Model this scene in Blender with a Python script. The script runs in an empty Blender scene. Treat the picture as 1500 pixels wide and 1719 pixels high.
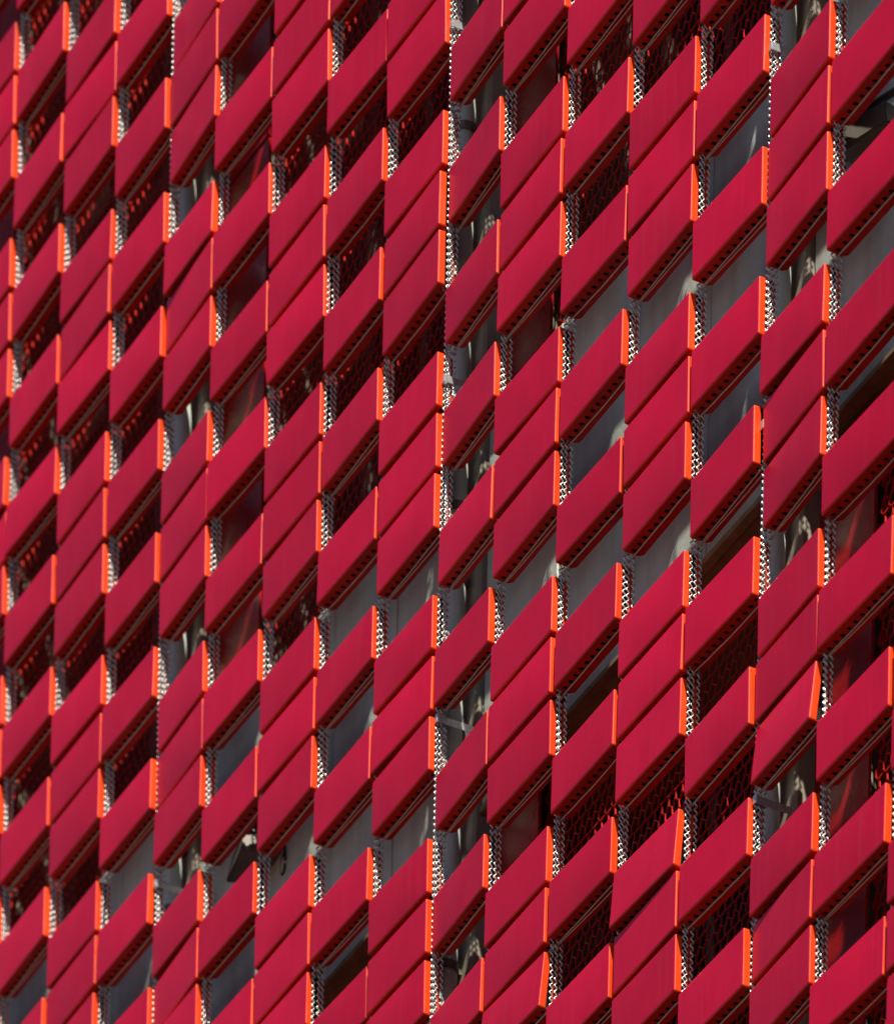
import bpy, bmesh, math, random
from mathutils import Vector, Matrix

random.seed(7)
scene = bpy.context.scene

# ------------------------------------------------------------------ measures
W = 0.5                    # column pitch of the cladding screen
H = 0.463772 * W           # row pitch
GAP = 0.045 * W            # vertical gap between two columns
TW, TH, TD = 0.966 * W, 0.882 * H, 0.162 * W   # one tray: width, height, depth
TD_SIDE = 0.136 * W
ZC = 1.6                   # camera height
Z0 = ZC + 41.974 * W       # height of row 0
CAM = Vector((52.821 * W, -28.861 * W, ZC))

# ------------------------------------------------------------------ camera
YAW, ROLL = 1.085322, 0.0215244
fw = Vector((-math.sin(YAW), math.cos(YAW), 0.0))
rt = Vector((math.cos(YAW), math.sin(YAW), 0.0))
up = Vector((0, 0, 1))
rt2 = math.cos(ROLL) * rt + math.sin(ROLL) * up
up2 = -math.sin(ROLL) * rt + math.cos(ROLL) * up
cam_data = bpy.data.cameras.new('camera')
cam = bpy.data.objects.new('camera', cam_data)
scene.collection.objects.link(cam)
m = Matrix((rt2, up2, -fw)).transposed().to_4x4()
m.translation = CAM
cam.matrix_world = m
cam_data.sensor_fit = 'VERTICAL'
cam_data.sensor_height = 36.0
cam_data.sensor_width = 36.0
cam_data.lens = 14000.0 / 1719.0 * 36.0
cam_data.shift_y = 8957.9 / 1719.0          # rising front: the verticals stay upright
cam_data.clip_start = 1.0
cam_data.clip_end = 6000.0
cam_data.dof.use_dof = True
cam_data.dof.focus_distance = (Vector((-1.2 * W, 0, 0)) - Vector((CAM.x, CAM.y, 0))).dot(fw)
cam_data.dof.aperture_fstop = 2.8
scene.camera = cam

# ------------------------------------------------------------------ sky, sun, exposure
SUN = Vector((0.590, -0.218, 0.780)).normalized()
world = bpy.data.worlds.new('World')
scene.world = world
world.use_nodes = True
wn = world.node_tree
for n in list(wn.nodes):
    wn.nodes.remove(n)
sky = wn.nodes.new('ShaderNodeTexSky')
sky.sky_type = 'NISHITA'
sky.sun_disc = False
sky.sun_elevation = math.asin(SUN.z)
sky.ozone_density = 2.6
sky.dust_density = 0.3
sky.sun_rotation = math.atan2(SUN.x, SUN.y)
bg = wn.nodes.new('ShaderNodeBackground')
bg.inputs['Strength'].default_value = 0.05
wo = wn.nodes.new('ShaderNodeOutputWorld')
wn.links.new(sky.outputs[0], bg.inputs[0])
wn.links.new(bg.outputs[0], wo.inputs[0])
sd = bpy.data.lights.new('sun', 'SUN')
sd.energy = 5.0
sd.angle = math.radians(0.5)
sd.color = (1.0, 0.90, 0.74)
sun = bpy.data.objects.new('sun', sd)
scene.collection.objects.link(sun)
sun.rotation_euler = SUN.to_track_quat('Z', 'Y').to_euler()
sun.location = (8, -20, 60)
scene.view_settings.view_transform = 'Standard'
scene.view_settings.look = 'None'
scene.view_settings.gamma = 1.0
scene.view_settings.use_curve_mapping = False
scene.view_settings.exposure = 0.85
scene.render.resolution_x = 893
scene.render.resolution_y = 1024
scene.render.engine = 'CYCLES'

# ------------------------------------------------------------------ materials
def new_mat(name):
    mt = bpy.data.materials.new(name)
    mt.use_nodes = True
    nt = mt.node_tree
    return mt, nt, nt.nodes['Principled BSDF']

def noise(nt, vec, scale, detail=4, rough=0.55):
    n = nt.nodes.new('ShaderNodeTexNoise')
    n.inputs['Scale'].default_value = scale
    n.inputs['Detail'].default_value = detail
    n.inputs['Roughness'].default_value = rough
    nt.links.new(vec, n.inputs['Vector'])
    return n

def ramp(nt, fac, stops):
    r = nt.nodes.new('ShaderNodeValToRGB')
    el = r.color_ramp.elements
    while len(el) < len(stops):
        el.new(0.5)
    for e, (p, c) in zip(el, stops):
        e.position = p
        e.color = (*c, 1) if len(c) == 3 else c
    nt.links.new(fac, r.inputs[0])
    return r

def coords(nt, scale=(1, 1, 1), jitter=True):
    tc = nt.nodes.new('ShaderNodeTexCoord')
    mp = nt.nodes.new('ShaderNodeMapping')
    mp.inputs['Scale'].default_value = scale
    nt.links.new(tc.outputs['Object'], mp.inputs['Vector'])
    if jitter:
        oi = nt.nodes.new('ShaderNodeObjectInfo')
        mul = nt.nodes.new('ShaderNodeVectorMath'); mul.operation = 'SCALE'
        mul.inputs[0].default_value = (37.0, 51.0, 23.0)
        nt.links.new(oi.outputs['Random'], mul.inputs['Scale'])
        nt.links.new(mul.outputs[0], mp.inputs['Location'])
    return mp.outputs[0]

def mix(nt, fac, a, b, mode='MIX'):
    n = nt.nodes.new('ShaderNodeMix'); n.data_type = 'RGBA'; n.blend_type = mode
    for sock, v in ((n.inputs[0], fac), (n.inputs[6], a), (n.inputs[7], b)):
        if hasattr(v, 'is_output'):
            nt.links.new(v, sock)
        elif isinstance(v, (int, float)):
            sock.default_value = v
        else:
            sock.default_value = (*v, 1)
    return n.outputs[2]

def red_paint(name, base, dark, rough=0.38, dusty=0.5, spec=0.5):
    mt, nt, b = new_mat(name)
    b.inputs['Specular IOR Level'].default_value = spec
    v = coords(nt)
    big = noise(nt, v, 5.0, 3)
    c1 = ramp(nt, big.outputs[0], [(0.3, dark), (0.75, base)]).outputs[0]
    oi = nt.nodes.new('ShaderNodeObjectInfo')
    hs = nt.nodes.new('ShaderNodeHueSaturation')
    mr = nt.nodes.new('ShaderNodeMapRange')
    mr.inputs[3].default_value = 0.86; mr.inputs[4].default_value = 1.10
    nt.links.new(oi.outputs['Random'], mr.inputs[0])
    nt.links.new(mr.outputs[0], hs.inputs['Value'])
    nt.links.new(c1, hs.inputs['Color'])
    # rain streaks running down the sheet and grit specks
    vs = coords(nt, (60, 20, 2.2))
    st = noise(nt, vs, 1.0, 4)
    streak = ramp(nt, st.outputs[0], [(0.50, (0, 0, 0)), (0.78, (1, 1, 1))]).outputs[0]
    vf = coords(nt)
    vo = nt.nodes.new('ShaderNodeTexVoronoi'); vo.inputs['Scale'].default_value = 42
    nt.links.new(vf, vo.inputs['Vector'])
    speck = ramp(nt, vo.outputs['Distance'], [(0.05, (1, 1, 1)), (0.10, (0, 0, 0))]).outputs[0]
    sm = noise(nt, vf, 9, 2)
    smk = ramp(nt, sm.outputs[0], [(0.52, (0, 0, 0)), (0.66, (1, 1, 1))]).outputs[0]
    spk = mix(nt, 1.0, speck, smk, 'MULTIPLY')
    fs = nt.nodes.new('ShaderNodeMath'); fs.operation = 'MULTIPLY'; fs.inputs[1].default_value = 0.10 * dusty
    nt.links.new(streak, fs.inputs[0])
    c2 = mix(nt, fs.outputs[0], hs.outputs[0], (0.40, 0.16, 0.13))
    fs2 = nt.nodes.new('ShaderNodeMath'); fs2.operation = 'MULTIPLY'; fs2.inputs[1].default_value = 0.55 * dusty
    nt.links.new(spk, fs2.inputs[0])
    c3 = mix(nt, fs2.outputs[0], c2, (0.55, 0.35, 0.30))
    nt.links.new(c3, b.inputs['Base Color'])
    rr = nt.nodes.new('ShaderNodeMapRange')
    rr.inputs[3].default_value = rough - 0.06; rr.inputs[4].default_value = rough + 0.12
    nt.links.new(sm.outputs[0], rr.inputs[0])
    nt.links.new(rr.outputs[0], b.inputs['Roughness'])
    bp = nt.nodes.new('ShaderNodeBump'); bp.inputs['Strength'].default_value = 0.10
    bp.inputs['Distance'].default_value = 0.004
    bn = noise(nt, v, 7.0, 2)
    nt.links.new(bn.outputs[0], bp.inputs['Height'])
    nt.links.new(bp.outputs[0], b.inputs['Normal'])
    return mt

M_TRAY = red_paint('crimson_paint', (0.60, 0.0026, 0.037), (0.52, 0.0022, 0.034), 0.27, 0.55, 0.13)
M_RETURN = red_paint('sunlit_red_paint', (0.74, 0.056, 0.004), (0.56, 0.036, 0.003), 0.36, 0.9, 0.25)  # same red as the fronts, with the sun's orange put into it
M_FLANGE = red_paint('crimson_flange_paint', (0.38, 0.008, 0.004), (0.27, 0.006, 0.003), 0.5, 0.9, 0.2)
M_PLATE = red_paint('oxblood_plate_paint', (0.36, 0.006, 0.010), (0.30, 0.005, 0.008), 0.25, 0.4, 0.35)
M_MESH = red_paint('mesh_paint', (0.56, 0.018, 0.011), (0.46, 0.014, 0.009), 0.45, 0.3, 0.3)

def concrete0(name, c):
    mt, nt, b = new_mat(name)
    n = noise(nt, coords(nt), 12, 3)
    r = ramp(nt, n.outputs[0], [(0.3, tuple(x * 0.7 for x in c)), (0.7, c)])
    nt.links.new(r.outputs[0], b.inputs['Base Color'])
    b.inputs['Roughness'].default_value = 0.7
    return mt

def metal(name, col, rough, met=0.9):
    mt, nt, b = new_mat(name)
    v = coords(nt)
    n = noise(nt, v, 60, 3)
    c = ramp(nt, n.outputs[0], [(0.3, tuple(x * 0.72 for x in col)), (0.7, col)]).outputs[0]
    nt.links.new(c, b.inputs['Base Color'])
    b.inputs['Metallic'].default_value = met
    b.inputs['Roughness'].default_value = rough
    return mt

M_INSIDE_SHADE = concrete0('inside_shade', (0.05, 0.045, 0.045))  # tray insides coloured dark to stand for shade behind the holes
M_WIRE = metal('galvanised_wire', (0.56, 0.57, 0.59), 0.32, 0.65)
M_TIE = metal('dull_tie_wire', (0.52, 0.48, 0.43), 0.5, 0.35)
M_CLAMP = metal('zinc_clamp', (0.55, 0.58, 0.62), 0.4, 0.8)
M_LAMP = metal('lamp_housing', (0.13, 0.12, 0.105), 0.5, 0.2)

def concrete(name, a, b_, warm, scale=3.0, rough=0.85, streaks=0.6):
    mt, nt, b = new_mat(name)
    v = coords(nt)
    n1 = noise(nt, v, scale, 6, 0.6)
    c1 = ramp(nt, n1.outputs[0], [(0.3, a), (0.72, b_)]).outputs[0]
    vs = coords(nt, (14, 14, 0.9))
    n2 = noise(nt, vs, 1.0, 5)
    k = ramp(nt, n2.outputs[0], [(0.42, (0, 0, 0)), (0.72, (1, 1, 1))]).outputs[0]
    f = nt.nodes.new('ShaderNodeMath'); f.operation = 'MULTIPLY'; f.inputs[1].default_value = streaks
    nt.links.new(k, f.inputs[0])
    c2 = mix(nt, f.outputs[0], c1, warm)
    nt.links.new(c2, b.inputs['Base Color'])
    b.inputs['Roughness'].default_value = rough
    bp = nt.nodes.new('ShaderNodeBump'); bp.inputs['Strength'].default_value = 0.3
    bp.inputs['Distance'].default_value = 0.004
    n3 = noise(nt, v, 45, 5)
    nt.links.new(n3.outputs[0], bp.inputs['Height'])
    nt.links.new(bp.outputs[0], b.inputs['Normal'])
    return mt

M_COLUMN = concrete('weathered_concrete', (0.20, 0.18, 0.15), (0.30, 0.28, 0.24), (0.15, 0.13, 0.09), 4, 0.85, 0.7)
M_SPANDREL = concrete('grey_sheet', (0.38, 0.45, 0.43), (0.56, 0.63, 0.61), (0.32, 0.31, 0.25), 2.0, 0.45, 0.5)
M_SOFFIT = concrete('rough_soffit', (0.16, 0.12, 0.07), (0.30, 0.23, 0.14), (0.12, 0.08, 0.05), 9, 0.95, 0.5)
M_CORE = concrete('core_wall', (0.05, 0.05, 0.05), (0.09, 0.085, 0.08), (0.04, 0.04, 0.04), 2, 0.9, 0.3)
M_PAVE = concrete('asphalt', (0.04, 0.04, 0.042), (0.065, 0.063, 0.06), (0.05, 0.05, 0.05), 0.6, 0.9, 0.2)
mt, nt, b = new_mat('dark_glass')
b.inputs['Base Color'].default_value = (0.02, 0.022, 0.025, 1)
b.inputs['Roughness'].default_value = 0.3
b.inputs['Specular IOR Level'].default_value = 0.08
M_GLASS = mt
mt, nt, b = new_mat('white_plastic')
b.inputs['Base Color'].default_value = (0.75, 0.74, 0.70, 1)
b.inputs['Roughness'].default_value = 0.4
M_WHITE = mt

# ------------------------------------------------------------------ helpers
col = scene.collection

def link(name, mesh, parent=None, mat=None):
    o = bpy.data.objects.new(name, mesh)
    col.objects.link(o)
    if parent is not None:
        o.parent = parent
    if mat is not None and mesh is not None and not mesh.materials:
        mesh.materials.append(mat)
    return o

def empty(name, loc, label, cat, group=None):
    o = bpy.data.objects.new(name, None)
    o.empty_display_size = 0.2
    col.objects.link(o)
    o.location = loc
    o['label'] = label; o['category'] = cat
    if group: o['group'] = group
    return o

def bm_mesh(name, bm, smooth=False):
    bmesh.ops.recalc_face_normals(bm, faces=bm.faces)
    me = bpy.data.meshes.new(name)
    bm.to_mesh(me); bm.free()
    if smooth:
        for p in me.polygons: p.use_smooth = True
    return me

def add_box(bm, lo, hi, bevel=0.0):
    lo, hi = Vector(lo), Vector(hi)
    r = bmesh.ops.create_cube(bm, size=1.0)
    vs = r['verts']
    for v in vs:
        v.co = Vector((lo[i] + (v.co[i] + 0.5) * (hi[i] - lo[i]) for i in range(3)))
    if bevel:
        es = list({e for v in vs for e in v.link_edges})
        bmesh.ops.bevel(bm, geom=es, offset=bevel, segments=1, affect='EDGES')

def box_mesh(name, lo, hi, bevel=0.0):
    bm = bmesh.new(); add_box(bm, lo, hi, bevel)
    return bm_mesh(name, bm)

def tube(bm, pts, r, sides=5, caps=True):
    rings = []
    n = len(pts)
    for i, p in enumerate(pts):
        p = Vector(p)
        a = Vector(pts[max(0, i - 1)]); c = Vector(pts[min(n - 1, i + 1)])
        t = (c - a).normalized()
        ref = Vector((0, 1, 0)) if abs(t.y) < 0.8 else Vector((1, 0, 0))
        u = t.cross(ref).normalized(); w = t.cross(u).normalized()
        rings.append([bm.verts.new(p + r * (math.cos(2 * math.pi * k / sides) * u + math.sin(2 * math.pi * k / sides) * w)) for k in range(sides)])
    for i in range(n - 1):
        for k in range(sides):
            bm.faces.new((rings[i][k], rings[i][(k + 1) % sides], rings[i + 1][(k + 1) % sides], rings[i + 1][k]))
    if caps:
        bm.faces.new(rings[0]); bm.faces.new(list(reversed(rings[-1])))

def solid(mesh, thick, name, mats, offset=-1.0):
    """give a folded sheet its real thickness"""
    for q in mats: mesh.materials.append(q)
    o = bpy.data.objects.new('temporary_sheet', mesh)
    col.objects.link(o)
    md = o.modifiers.new('s', 'SOLIDIFY'); md.thickness = thick; md.offset = offset; md.material_offset = 1; md.material_offset_rim = 0
    dg = bpy.context.evaluated_depsgraph_get(); dg.update()
    me = bpy.data.meshes.new_from_object(o.evaluated_get(dg))
    me.name = name
    bpy.data.objects.remove(o)
    return me

def rowz(r): return Z0 - r * H

# ------------------------------------------------------------------ ground
gm = bpy.data.meshes.new('ground')
gm.from_pydata([(-900, -900, 0), (900, -900, 0), (900, 900, 0), (-900, 900, 0)], [], [(0, 1, 2, 3)])
ground = link('ground', gm, None, M_PAVE)
ground['kind'] = 'structure'

# ------------------------------------------------------------------ the building behind the screen
# a line of sight through the screen at (column c, row r) meets depth d at (c - 1.9 d, r - 3.0 d), d in W
building = empty('building', (0, 0, 0), 'grey concrete building behind the staggered red cladding, seen only through its open slots', 'building')
D_COL, D_SP, D_PL, D_ME, D_CORE = 0.50 * W, 0.56 * W, 0.66 * W, 0.76 * W, 1.75 * W
MODS = (-13, -8, -3, 2, 7)
SP_TOP, SP_BOT, STOREY = 0.35, 7.0, 27.0
z_top_all = rowz(-40)

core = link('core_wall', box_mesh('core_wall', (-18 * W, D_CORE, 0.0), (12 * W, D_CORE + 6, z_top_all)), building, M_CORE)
for p in MODS:
    # storey-high glazing behind the mesh
    x0 = (p + 1.0) * W - 1.9 * D_ME; x1 = (p + 4.0) * W - 1.9 * D_ME
    for r0, r1 in ((-29.4, SP_TOP - 0.4), (SP_BOT + 0.4, 26.8)):
        wz0, wz1 = rowz(r1), rowz(r0)
        bm = bmesh.new()
        yf = D_CORE - 0.06
        n = 3
        for k in range(n + 1):
            xx = x0 + (x1 - x0) * k / n
            add_box(bm, (xx - 0.03, yf, wz0), (xx + 0.03, yf + 0.058, wz1), 0.004)
        for k in range(n):
            xa = x0 + (x1 - x0) * k / n + 0.031; xb = x0 + (x1 - x0) * (k + 1) / n - 0.031
            for zz in (wz0, (wz0 + wz1) / 2, wz1 - 0.06):
                add_box(bm, (xa, yf + 0.003, zz), (xb, yf + 0.055, zz + 0.06), 0.003)
        win = link('window', bm_mesh('window_frame', bm), building, M_LAMP)
        for k in range(n):
            xa = x0 + (x1 - x0) * k / n + 0.031; xb = x0 + (x1 - x0) * (k + 1) / n - 0.031
            for za, zb in ((wz0 + 0.061, (wz0 + wz1) / 2 - 0.001), ((wz0 + wz1) / 2 + 0.061, wz1 - 0.061)):
                link('pane', box_mesh('pane', (xa, yf + 0.02, za), (xb, yf + 0.03, zb)), win, M_GLASS)

col_w0, col_w1 = -0.84, -0.22
for p in MODS:
    xa = (p + col_w0) * W - 1.9 * D_COL; xb = (p + col_w1) * W - 1.9 * D_COL
    c_ = link('concrete_column', box_mesh('concrete_column', (xa, D_COL, 0.0), (xb, D_CORE - 0.001, z_top_all), 0.012), building, M_COLUMN)

def spandrel(p, rt_, rb_, idx):
    """sheet panels hung on an edge beam between two concrete columns"""
    xl = (p + col_w1) * W - 1.9 * D_COL + 0.006
    xr = (p + 5 + col_w0) * W - 1.9 * D_COL - 0.006
    zt, zb = rowz(rt_), rowz(rb_)
    link('edge_beam', box_mesh('edge_beam', (xl, D_SP + 0.03, zb), (xr, D_CORE - 0.002, zt - 0.02), 0.01), building, M_SOFFIT)
    cuts = [0.0, 0.27, 0.55, 0.80, 1.0]
    for a, b_ in zip(cuts[:-1], cuts[1:]):
        x0 = xl + (xr - xl) * a + 0.004; x1 = xl + (xr - xl) * b_ - 0.004
        dy = random.uniform(-0.003, 0.003)
        link('spandrel_sheet', box_mesh('spandrel_sheet', (x0, D_SP + dy, zb + 0.012), (x1, D_SP + 0.028, zt), 0.004), building, M_SPANDREL)
    # upstand lip along the foot of the sheets
    link('drip_rail', box_mesh('drip_rail', (xl, D_SP - 0.012, zb - 0.012), (xr, D_SP + 0.029, zb + 0.010), 0.003), building, M_SOFFIT)

for p in MODS[:-1] + (7,):
    spandrel(p, SP_TOP, SP_BOT, p)

# red plates
def plate_mesh(w, h):
    bm = bmesh.new()
    t = 0.004
    add_box(bm, (0, 0, 0), (w, t, h))
    add_box(bm, (0, t + 0.0005, 0), (t, 0.12, h))
    add_box(bm, (w - t, t + 0.0005, 0), (w, 0.012, h))
    add_box(bm, (t + 0.0005, t + 0.0005, 0), (w - t - 0.0005, 0.05, t))
    return bm_mesh('red_plate', bm)
pl0, pl1 = -0.20, 0.86
pw = (pl1 - pl0) * W
bay_rows = [(-29.4, -19.65), (-19.6, -9.75), (-9.7, SP_TOP - 0.05), (SP_BOT + 0.1, 16.9), (16.95, 26.9)]
plates = {}
for p in MODS:
    for (ra, rb) in bay_rows:
        hh = rowz(ra) - rowz(rb)
        key = round(hh, 3)
        if key not in plates: plates[key] = plate_mesh(pw, hh)
        o = link('red_plate', plates[key], building, M_PLATE)
        o.location = ((p + pl0) * W - 1.9 * D_PL, D_PL, rowz(rb))
        o.rotation_euler = (0, 0, math.radians(random.uniform(-0.6, 0.6)))

# expanded mesh
def mesh_sheet(w, h):
    a, b_ = 0.105 * W, 0.094 * W      # cell width / row height
    nx, nz = int(w / a), int(h / b_)
    bm = bmesh.new()
    amp, t, dp = 0.018 * W, 0.0021, 0.0035
    def bar(p, q):
        p, q = Vector(p), Vector(q)
        d = (q - p).normalized()
        s = Vector((-d.z, 0, d.x)) * t
        f = Vector((0, dp, 0))
        vs = [bm.verts.new(x) for x in (p - s - f, p + s - f, p + s + f, p - s + f, q - s - f, q + s - f, q + s + f, q - s + f)]
        for i in range(4):
            j = (i + 1) % 4
            bm.faces.new((vs[i], vs[j], vs[4 + j], vs[4 + i]))
    for j in range(nz + 1):
        z = j * b_
        sg = 1 if j % 2 == 0 else -1
        for i in range(2 * nx):
            zz0 = z + amp * sg * (1 if i % 2 == 0 else -1)
            zz1 = z - amp * sg * (1 if i % 2 == 0 else -1)
            bar((i * a / 2, -0.004 * (1 if i % 2 else -1), zz0), ((i + 1) * a / 2, 0.004 * (1 if i % 2 else -1), zz1))
        if j < nz:
            for i in range(2 * nx + 1):
                hi = (sg * (1 if i % 2 == 0 else -1)) > 0
                if hi:
                    bar((i * a / 2, 0, z + amp), (i * a / 2, 0, z + b_ - amp))
    me = bpy.data.meshes.new('expanded_mesh')
    bmesh.ops.recalc_face_normals(bm, faces=bm.faces)
    bm.to_mesh(me); bm.free()
    return me
me0, me1 = 0.98, 4.24
sheets = {}
for p in MODS:
    for (ra, rb) in bay_rows:
        hh = rowz(ra) - rowz(rb)
        key = round(hh, 3)
        if key not in sheets: sheets[key] = mesh_sheet((me1 - me0) * W, hh)
        o = link('expanded_mesh', sheets[key], building, M_MESH)
        o['kind'] = 'stuff'
        o.location = ((p + me0) * W - 1.9 * D_ME, D_ME, rowz(rb))
        w_ = (me1 - me0) * W
        for xx in (0, w_ - 0.012):
            f = link('mesh_frame', box_mesh('mesh_frame', (xx, 0.008, 0), (xx + 0.012, 0.014, hh)), o, M_MESH)

# ------------------------------------------------------------------ cladding screen
screen = empty('cladding_screen', (0, 0, Z0), 'openwork screen of crimson folded metal trays hung in staggered columns on crimped wires', 'facade cladding')

def tray_mesh(TW, bow, skew):
    R = 0.0048
    bm = bmesh.new()
    add_box(bm, (-TW, 0, -TH), (0, TD, 0))
    bm.normal_update()
    es = []
    for e in bm.edges:
        a, b_ = e.verts[0].co, e.verts[1].co
        if max(a.y, b_.y) < 1e-6 or abs(a.y - b_.y) > 1e-6:
            es.append(e)
    bmesh.ops.bevel(bm, geom=es, offset=R, segments=2, profile=0.5, affect='EDGES')
    bm.normal_update()
    big = [f for f in bm.faces if f.calc_area() > 0.3 * TW * TD]
    dele = [f for f in big if f.normal.y > 0.9 or f.normal.z < -0.9]
    bmesh.ops.delete(bm, geom=dele, context='FACES')
    # back end of the side flanges: clipped top corner, so the top flange is the shorter one
    cc = 0.014
    bmesh.ops.bisect_plane(bm, geom=bm.verts[:] + bm.edges[:] + bm.faces[:], plane_co=(0, TD_SIDE - cc, 0), plane_no=(0, 1, 1), clear_outer=True)
    bm.normal_update()
    front = max(bm.faces, key=lambda f: f.calc_area() if f.normal.y < -0.9 else 0)
    fe = list(front.edges)
    bmesh.ops.subdivide_edges(bm, edges=fe, cuts=7, use_grid_fill=True)
    for v in bm.verts:
        if v.co.y < 1e-5:
            u = (v.co.x + TW / 2) / (TW / 2 - R); w_ = (v.co.z + TH / 2) / (TH / 2 - R)
            if abs(u) < 0.999 and abs(w_) < 0.999:
                v.co.y -= bow * (1 - u * u) * (1 - w_ * w_) + skew * u * (1 - u * u) * (1 - w_ * w_)
    # the side flanges stop short of the bottom flange
    bmesh.ops.bisect_plane(bm, geom=bm.verts[:] + bm.edges[:] + bm.faces[:], plane_co=(0, TD_SIDE, 0), plane_no=(0, 1, 0), clear_outer=True)
    # long slot in the right side flange, between the folded edge and the hanging lug behind it
    for yy in (0.029, 0.050):
        bmesh.ops.bisect_plane(bm, geom=bm.verts[:] + bm.edges[:] + bm.faces[:], plane_co=(0, yy, 0), plane_no=(0, 1, 0))
    bm.normal_update()
    bmesh.ops.delete(bm, geom=[f for f in bm.faces if f.normal.x > 0.9 and 0.029 < f.calc_center_median().y < 0.050], context='FACES')
    # dark closing sheet added near the back, so the holes look black
    e_ = 0.0025
    yb = TD_SIDE - 0.016
    bm.normal_update()
    bmesh.ops.recalc_face_normals(bm, faces=bm.faces)
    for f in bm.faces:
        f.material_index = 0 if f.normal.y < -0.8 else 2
    me = solid(bm_mesh('tray_sheet', bm), 0.0018, 'cladding_panel', (M_TRAY, M_INSIDE_SHADE, M_RETURN, M_INSIDE_SHADE))
    bm = bmesh.new(); bm.from_mesh(me)
    for f in bm.faces: f.smooth = True
    n0 = len(bm.faces)
    add_box(bm, (-TW + e_, yb, -TH + e_), (-e_, yb + 0.0018, -e_))
    bm.faces.ensure_lookup_table()
    for f in bm.faces[n0:]: f.material_index = 1
    bm.to_mesh(me); bm.free()
    me.set_sharp_from_angle(angle=math.radians(14))
    return me

def flange_mesh(TW):
    """perforated bottom flange: 11 round holes in a row"""
    R = 0.0048
    bm = bmesh.new()
    z = -TH
    x0, x1 = -TW + R, -R
    ya, yb, yc, yd = R, 0.023, 0.049, TD
    n = 11
    s = (x1 - x0) / n
    hr = 0.0098
    for i in range(n):
        xa, xb = x0 + i * s, x0 + (i + 1) * s
        def q(pts): bm.faces.new([bm.verts.new((x, y, z)) for x, y in pts])
        q([(xa, ya), (xb, ya), (xb, yb), (xa, yb)])
        ends = 0.014
        if i == 0:
            q([(xa, yc), (xb, yc), (xb, yd), (xa + ends, yd), (xa, yd - ends)])
        elif i == n - 1:
            q([(xa, yc), (xb, yc), (xb, yd - ends), (xb - ends, yd), (xa, yd)])
        else:
            q([(xa, yc), (xb, yc), (xb, yd), (xa, yd)])
        cx, cy = (xa + xb) / 2, (yb + yc) / 2
        sq = [(xb, cy), (xb, yc), (cx, yc), (xa, yc), (xa, cy), (xa, yb), (cx, yb), (xb, yb)]
        ci = [(cx + hr * math.cos(math.pi * k / 8), cy + hr * math.sin(math.pi * k / 8)) for k in range(16)]
        for k in range(8):
            j = (k + 1) % 8
            q([sq[k], sq[j], ci[(2 * k + 2) % 16], ci[2 * k + 1], ci[2 * k]])
    bmesh.ops.remove_doubles(bm, verts=bm.verts, dist=1e-5)
    me = bm_mesh('flange_sheet', bm)
    # normals face down
    if me.polygons[0].normal.z > 0: me.flip_normals()
    me = solid(me, 0.0018, 'perforated_flange', (M_FLANGE, M_INSIDE_SHADE))
    return me

def tie_mesh(TW, kind, seed):
    rnd = random.Random(seed)
    bm = bmesh.new()
    zz = -TH - 0.006
    def wire(ya, yb, sag, r=0.0024, za=0.0, zb=0.0):
        pts = []
        nseg = 10
        for k in range(nseg + 1):
            t = k / nseg
            x = -TW - GAP * 0.55 + (TW + GAP * 1.05) * t
            y = ya + (yb - ya) * t + rnd.uniform(-0.0008, 0.0008)
            pts.append((x, y, zz + za + (zb - za) * t - sag * 4 * t * (1 - t) + rnd.uniform(-0.0006, 0.0006)))
        # hooked end round the strand
        p0 = pts[0]
        hook = [(p0[0] + 0.004, p0[1] - 0.012, p0[2] - 0.008), (p0[0] - 0.005, p0[1] - 0.008, p0[2] - 0.012), (p0[0] - 0.006, p0[1], p0[2] - 0.004)]
        tube(bm, hook + pts, r, 5)
    if kind == 0:
        wire(0.046, 0.043, 0.001, 0.0030)
    elif kind == 1:
        wire(0.047, 0.040, 0.001); wire(0.050, 0.056, 0.003, 0.0019, -0.002, -0.004)
    else:
        wire(0.048, 0.050, 0.007, 0.0024)
    return bm_mesh('tie_wire', bm, True)

TN = 0.912 * W            # the narrower trays after each wide joint
BOWS = ((0.0022, 0.0006), (0.0034, 0.0018), (0.0012, -0.0022), (0.0042, 0.0008), (0.0026, -0.0030))
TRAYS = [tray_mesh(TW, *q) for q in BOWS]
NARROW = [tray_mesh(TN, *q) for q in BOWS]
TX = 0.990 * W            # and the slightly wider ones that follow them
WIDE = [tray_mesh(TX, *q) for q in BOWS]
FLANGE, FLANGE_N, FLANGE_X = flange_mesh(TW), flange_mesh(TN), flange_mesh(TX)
TIES = [tie_mesh(TW, k, i) for i, k in enumerate((0, 0, 1, 2, 1))]
TIES_X = [tie_mesh(TX, k, i) for i, k in enumerate((0, 0, 1, 2, 1))]
TIES_N = [tie_mesh(TN, k, i) for i, k in enumerate((1, 1, 0))]

VIS = {-13: (-19, -3), -12: (-19, 0), -11: (-18, 4), -10: (-17, 5), -9: (-15, 6), -8: (-14, 7), -7: (-13, 8), -6: (-11, 9),
       -5: (-10, 10), -4: (-9, 12), -3: (-8, 13), -2: (-7, 14), -1: (-6, 15), 0: (-5, 16), 1: (-4, 17), 2: (-3, 18),
       3: (-2, 19), 4: (-1, 20), 5: (1, 20), 6: (3, 20)}

def has_tray(c, r):
    if c % 2 == 0:
        return (r % 4) != (3 if c % 4 == 0 else 1)
    return r % 2 == 1

# trays that have come loose: the foot swings outwards, the sheet turns in its plane (degrees)
LOOSE = {(2, 12): (5.5, 1.5), (0, 12): (3.5, 1.8), (-2, 12): (4.5, 1.5)}
EDGE = (-0.032, -0.011, 0.0, 0.013, 0.026)      # the columns of a bay are not spaced quite evenly
def right_edge(c): return (c + EDGE[(c - 2) % 5]) * W

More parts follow.
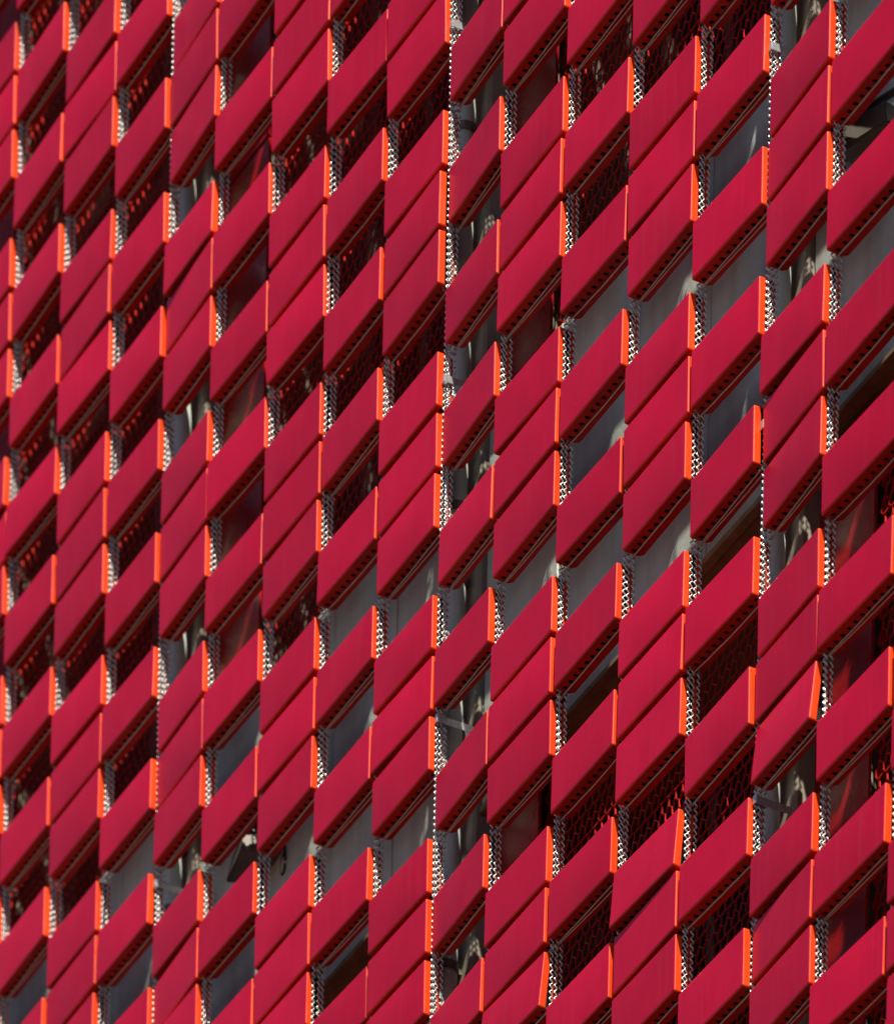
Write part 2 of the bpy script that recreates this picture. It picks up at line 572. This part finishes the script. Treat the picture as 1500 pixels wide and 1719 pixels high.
def tray_matrix(c, r, tw, turned):
    yaw = random.gauss(0, 0.75); tilt = random.gauss(0, 0.40); roll = random.gauss(0, 0.28)
    if turned: yaw += 2.2
    lt, lr = LOOSE.get((c, r), (0, 0))
    px = 0.0 if turned else -tw / 2             # a turned tray is set back along its left edge
    piv = Vector((px, 0, 0))
    return Matrix.Translation(Vector((right_edge(c) + px, random.gauss(0, 0.0007), -r * H + random.gauss(0, 0.0017)))) @ \
        Matrix.Rotation(math.radians(-yaw), 4, 'Z') @ Matrix.Rotation(math.radians(-tilt - lt), 4, 'X') @ \
        Matrix.Rotation(math.radians(roll + lr), 4, 'Y') @ Matrix.Translation(-piv)

far = []
for c in range(-14, 10):
    turned = (c - 2) % 5 == 0
    kit = (TN, NARROW, FLANGE_N, TIES_N) if turned else (TX, WIDE, FLANGE_X, TIES_X) if (c - 2) % 5 == 1 else (TW, TRAYS, FLANGE, TIES)
    tw = kit[0]
    ra, rb = VIS.get(c, (99, 99))
    mid = 1.27 * c + 6
    for r in range(int(mid) - 34, int(mid) + 16):
        if not has_tray(c, r): continue
        if not ra <= r <= rb:
            far.append((tray_matrix(c, r, tw, turned), random.choice(kit[1]), kit[2]))
            continue
        o = link('cladding_panel', random.choice(kit[1]), screen)
        o.matrix_local = tray_matrix(c, r, tw, turned)
        if (c, r) in LOOSE:
            o['label'] = 'tray with its foot swung outwards'
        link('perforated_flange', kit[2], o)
        link('tie_wire', random.choice(kit[3]), o, M_TIE)

# the trays of the same screen outside the picture, as one part
bm = bmesh.new()
for mt_, a, b_ in far:
    for q, off in ((a, 0), (b_, 4)):
        n0 = len(bm.verts); f0 = len(bm.faces)
        bm.from_mesh(q)
        bm.verts.ensure_lookup_table(); bm.faces.ensure_lookup_table()
        for v in bm.verts[n0:]: v.co = mt_ @ v.co
        for f in bm.faces[f0:]: f.material_index += off
me = bpy.data.meshes.new('cladding_panels_beyond')
bm.to_mesh(me); bm.free()
for q in (M_TRAY, M_INSIDE_SHADE, M_RETURN, M_INSIDE_SHADE, M_FLANGE, M_INSIDE_SHADE): me.materials.append(q)
o = link('cladding_panels_beyond', me, screen)
o['kind'] = 'stuff'

# crimped vertical wires in the gaps
def strand_mesh(length, phase, seed):
    rnd = random.Random(seed)
    per = 0.0245; rad = 0.0052; r = 0.0030
    n = int(length / per)
    bm = bmesh.new()
    pts = []
    wave = (0.0, 0.8, 0.8, 0.0, -0.8, -0.8)     # crimped to a blunt zigzag
    for i in range(n * 6 + 1):
        z = -i * per / 6 + phase * 0.003
        k = wave[i % 6] * 1.2
        pts.append((0.0016 * math.cos(i * math.pi / 3) + 0.002 * math.sin(z * 3.1 + seed), rad * k + 0.003 * math.sin(z * 2.3 + 2 * seed), z))
    tube(bm, pts, r, 5)
    return bm_mesh('wire_strand', bm, True)
SL = 24 * H
STR = [strand_mesh(SL, k * 1.3, k) for k in range(4)]
for c in range(-13, 6):
    lo, hi = VIS[c]
    mid = 0.5 * (lo + hi) + 0.7
    joint = (c + 1 - 2) % 5 == 0        # the wider joint before a turned column
    spots = [(0.45, 0.028), (0.60, 0.040), (0.90, 0.056)]
    if joint:
        spots = [(0.20, 0.033), (0.45, 0.042), (0.30, 0.052), (0.55, 0.064)]
    for i, (gx, gy) in enumerate(spots):
        o = link('wire_strand', STR[(i + c) % 4], screen, M_WIRE)
        o.location = (right_edge(c) + gx * GAP, gy + random.uniform(-0.002, 0.002), -mid * H + SL / 2 + random.uniform(-0.02, 0.02))

# clamps that tie the wires of the wide joints back to the concrete columns
def clamp_mesh():
    bm = bmesh.new()
    add_box(bm, (-0.009, 0.020, -0.016), (0.012, 0.024, 0.016), 0.002)
    add_box(bm, (-0.009, 0.0245, -0.016), (-0.006, 0.062, 0.016), 0.001)
    add_box(bm, (0.009, 0.0245, -0.016), (0.012, D_COL + 0.004, 0.012), 0.001)
    add_box(bm, (0.0125, D_COL - 0.012, -0.03), (0.05, D_COL + 0.002, 0.03), 0.002)
    return bm_mesh('clamp_bracket', bm)
CL = clamp_mesh()
for c, rows in ((-4, (-5.4, 0.45, 6.05, 11.8)), (-9, (-13.6, -8.0, -2.4, 3.2)), (1, (1.5, 7.3, 13.05))):
    for r in rows:
        o = link('clamp_bracket', CL, screen, M_CLAMP)
        o.location = (right_edge(c) + 0.5 * GAP, 0.0, -r * H)

# ------------------------------------------------------------------ small things behind the screen
def floodlight(loc, rz, label):
    root = empty('floodlight', loc, label, 'lamp', 'floodlights behind the screen')
    root.rotation_euler = (0, 0, rz)
    bm = bmesh.new()
    # wedge-shaped housing
    pts = [(-0.13, 0, 0), (0.13, 0, 0), (0.13, 0.17, 0.03), (-0.13, 0.17, 0.03), (-0.10, 0.02, 0.10), (0.10, 0.02, 0.10), (0.10, 0.15, 0.12), (-0.10, 0.15, 0.12)]
    vs = [bm.verts.new(q) for q in pts]
    for f in ((0, 3, 2, 1), (4, 5, 6, 7), (0, 1, 5, 4), (1, 2, 6, 5), (2, 3, 7, 6), (3, 0, 4, 7)):
        bm.faces.new([vs[i] for i in f])
    bmesh.ops.bevel(bm, geom=bm.edges[:], offset=0.006, segments=2, affect='EDGES')
    link('housing', bm_mesh('housing', bm), root, M_LAMP)
    bm = bmesh.new()
    vs = [bm.verts.new(q) for q in ((-0.11, 0.012, -0.0015), (0.11, 0.012, -0.0015), (0.11, 0.155, 0.0235), (-0.11, 0.155, 0.0235),
                                    (-0.11, 0.012, 0.004), (0.11, 0.012, 0.004), (0.11, 0.155, 0.029), (-0.11, 0.155, 0.029))]
    for f in ((0, 3, 2, 1), (4, 5, 6, 7), (0, 1, 5, 4), (1, 2, 6, 5), (2, 3, 7, 6), (3, 0, 4, 7)):
        bm.faces.new([vs[i] for i in f])
    link('lens', bm_mesh('lens', bm), root, M_LAMP)
    bm = bmesh.new()
    add_box(bm, (-0.148, 0.06, 0.0), (-0.140, 0.09, 0.16), 0.001)
    add_box(bm, (0.140, 0.06, 0.0), (0.148, 0.09, 0.16), 0.001)
    add_box(bm, (-0.139, 0.06, 0.152), (0.139, 0.09, 0.16), 0.001)
    add_box(bm, (-0.03, 0.0905, 0.10), (0.03, 0.20, 0.158), 0.001)
    link('yoke', bm_mesh('yoke', bm), root, M_LAMP)
    bm = bmesh.new()
    tube(bm, [(0.0, 0.12, 0.12), (0.06, 0.16, 0.09), (0.115, 0.18, 0.05)] + [(0.10 + 0.03 * math.cos(a), 0.18, -0.02 + 0.04 * math.sin(a)) for a in [k * 0.5 for k in range(13)]], 0.005, 5)
    link('cable_loop', bm_mesh('cable_loop', bm, True), root, M_GLASS)
    return root

floodlight(Vector((1.9953 * W, 0.2400 * W, Z0 + (-1.8460) * W)), 0.3, 'wedge floodlight with a pale sunlit face, seen in an open slot beside crimped wires')
floodlight(Vector((-7.8761 * W, 0.2400 * W, Z0 + (-1.8289) * W)), -0.2, 'dark floodlight with a hanging cable loop in front of the grey spandrel band')

# downpipes on the concrete columns
for p in (-8, -3, 2):
    x = (p - 0.62) * W - 1.9 * 0.19
    bm = bmesh.new()
    tube(bm, [(x, 0.19, 0.05), (x, 0.19, z_top_all)], 0.042, 14)
    root = link('downpipe', bm_mesh('downpipe', bm, True), None, M_SPANDREL)
    root['label'] = {-8: 'grey round downpipe with collars, the one nearest the dark floodlight with the cable loop', -3: 'grey round downpipe with collars, the one beside the thin white cable tie tail',
                     2: 'grey round downpipe with collars, the one behind the tray swung farthest outwards'}[p]
    root['category'] = 'pipe'
    root['group'] = 'downpipes on the columns'
    for k, r in enumerate((-12.3, -4.3, 2.0, 3.15, 9.6, 15.2)):
        bm = bmesh.new()
        zz = rowz(r)
        for a, b_ in ((0, 0.03),):
            rings = []
            tube(bm, [(x, 0.19, zz), (x, 0.19, zz + 0.03)], 0.049, 14)
        add_box(bm, (x - 0.012, 0.235, zz + 0.004), (x + 0.012, D_COL + 0.002, zz + 0.026))
        link('collar', bm_mesh('collar', bm), root, M_LAMP)

# the white tail of a cable tie
bm = bmesh.new()
a = Vector((-3.9000 * W, 0.2000 * W, Z0 + (-2.6460) * W)); b_ = Vector((-3.6794 * W, 0.1700 * W, Z0 + (-3.0457) * W))
tube(bm, [a, (a + b_) / 2 + Vector((0.002, 0, 0)), b_], 0.0027, 6)
o = link('cable_tie', bm_mesh('cable_tie', bm, True), None, M_WHITE)
o['label'] = 'thin white cable tie tail hanging in an open slot beside a clamp'
o['category'] = 'cable tie'
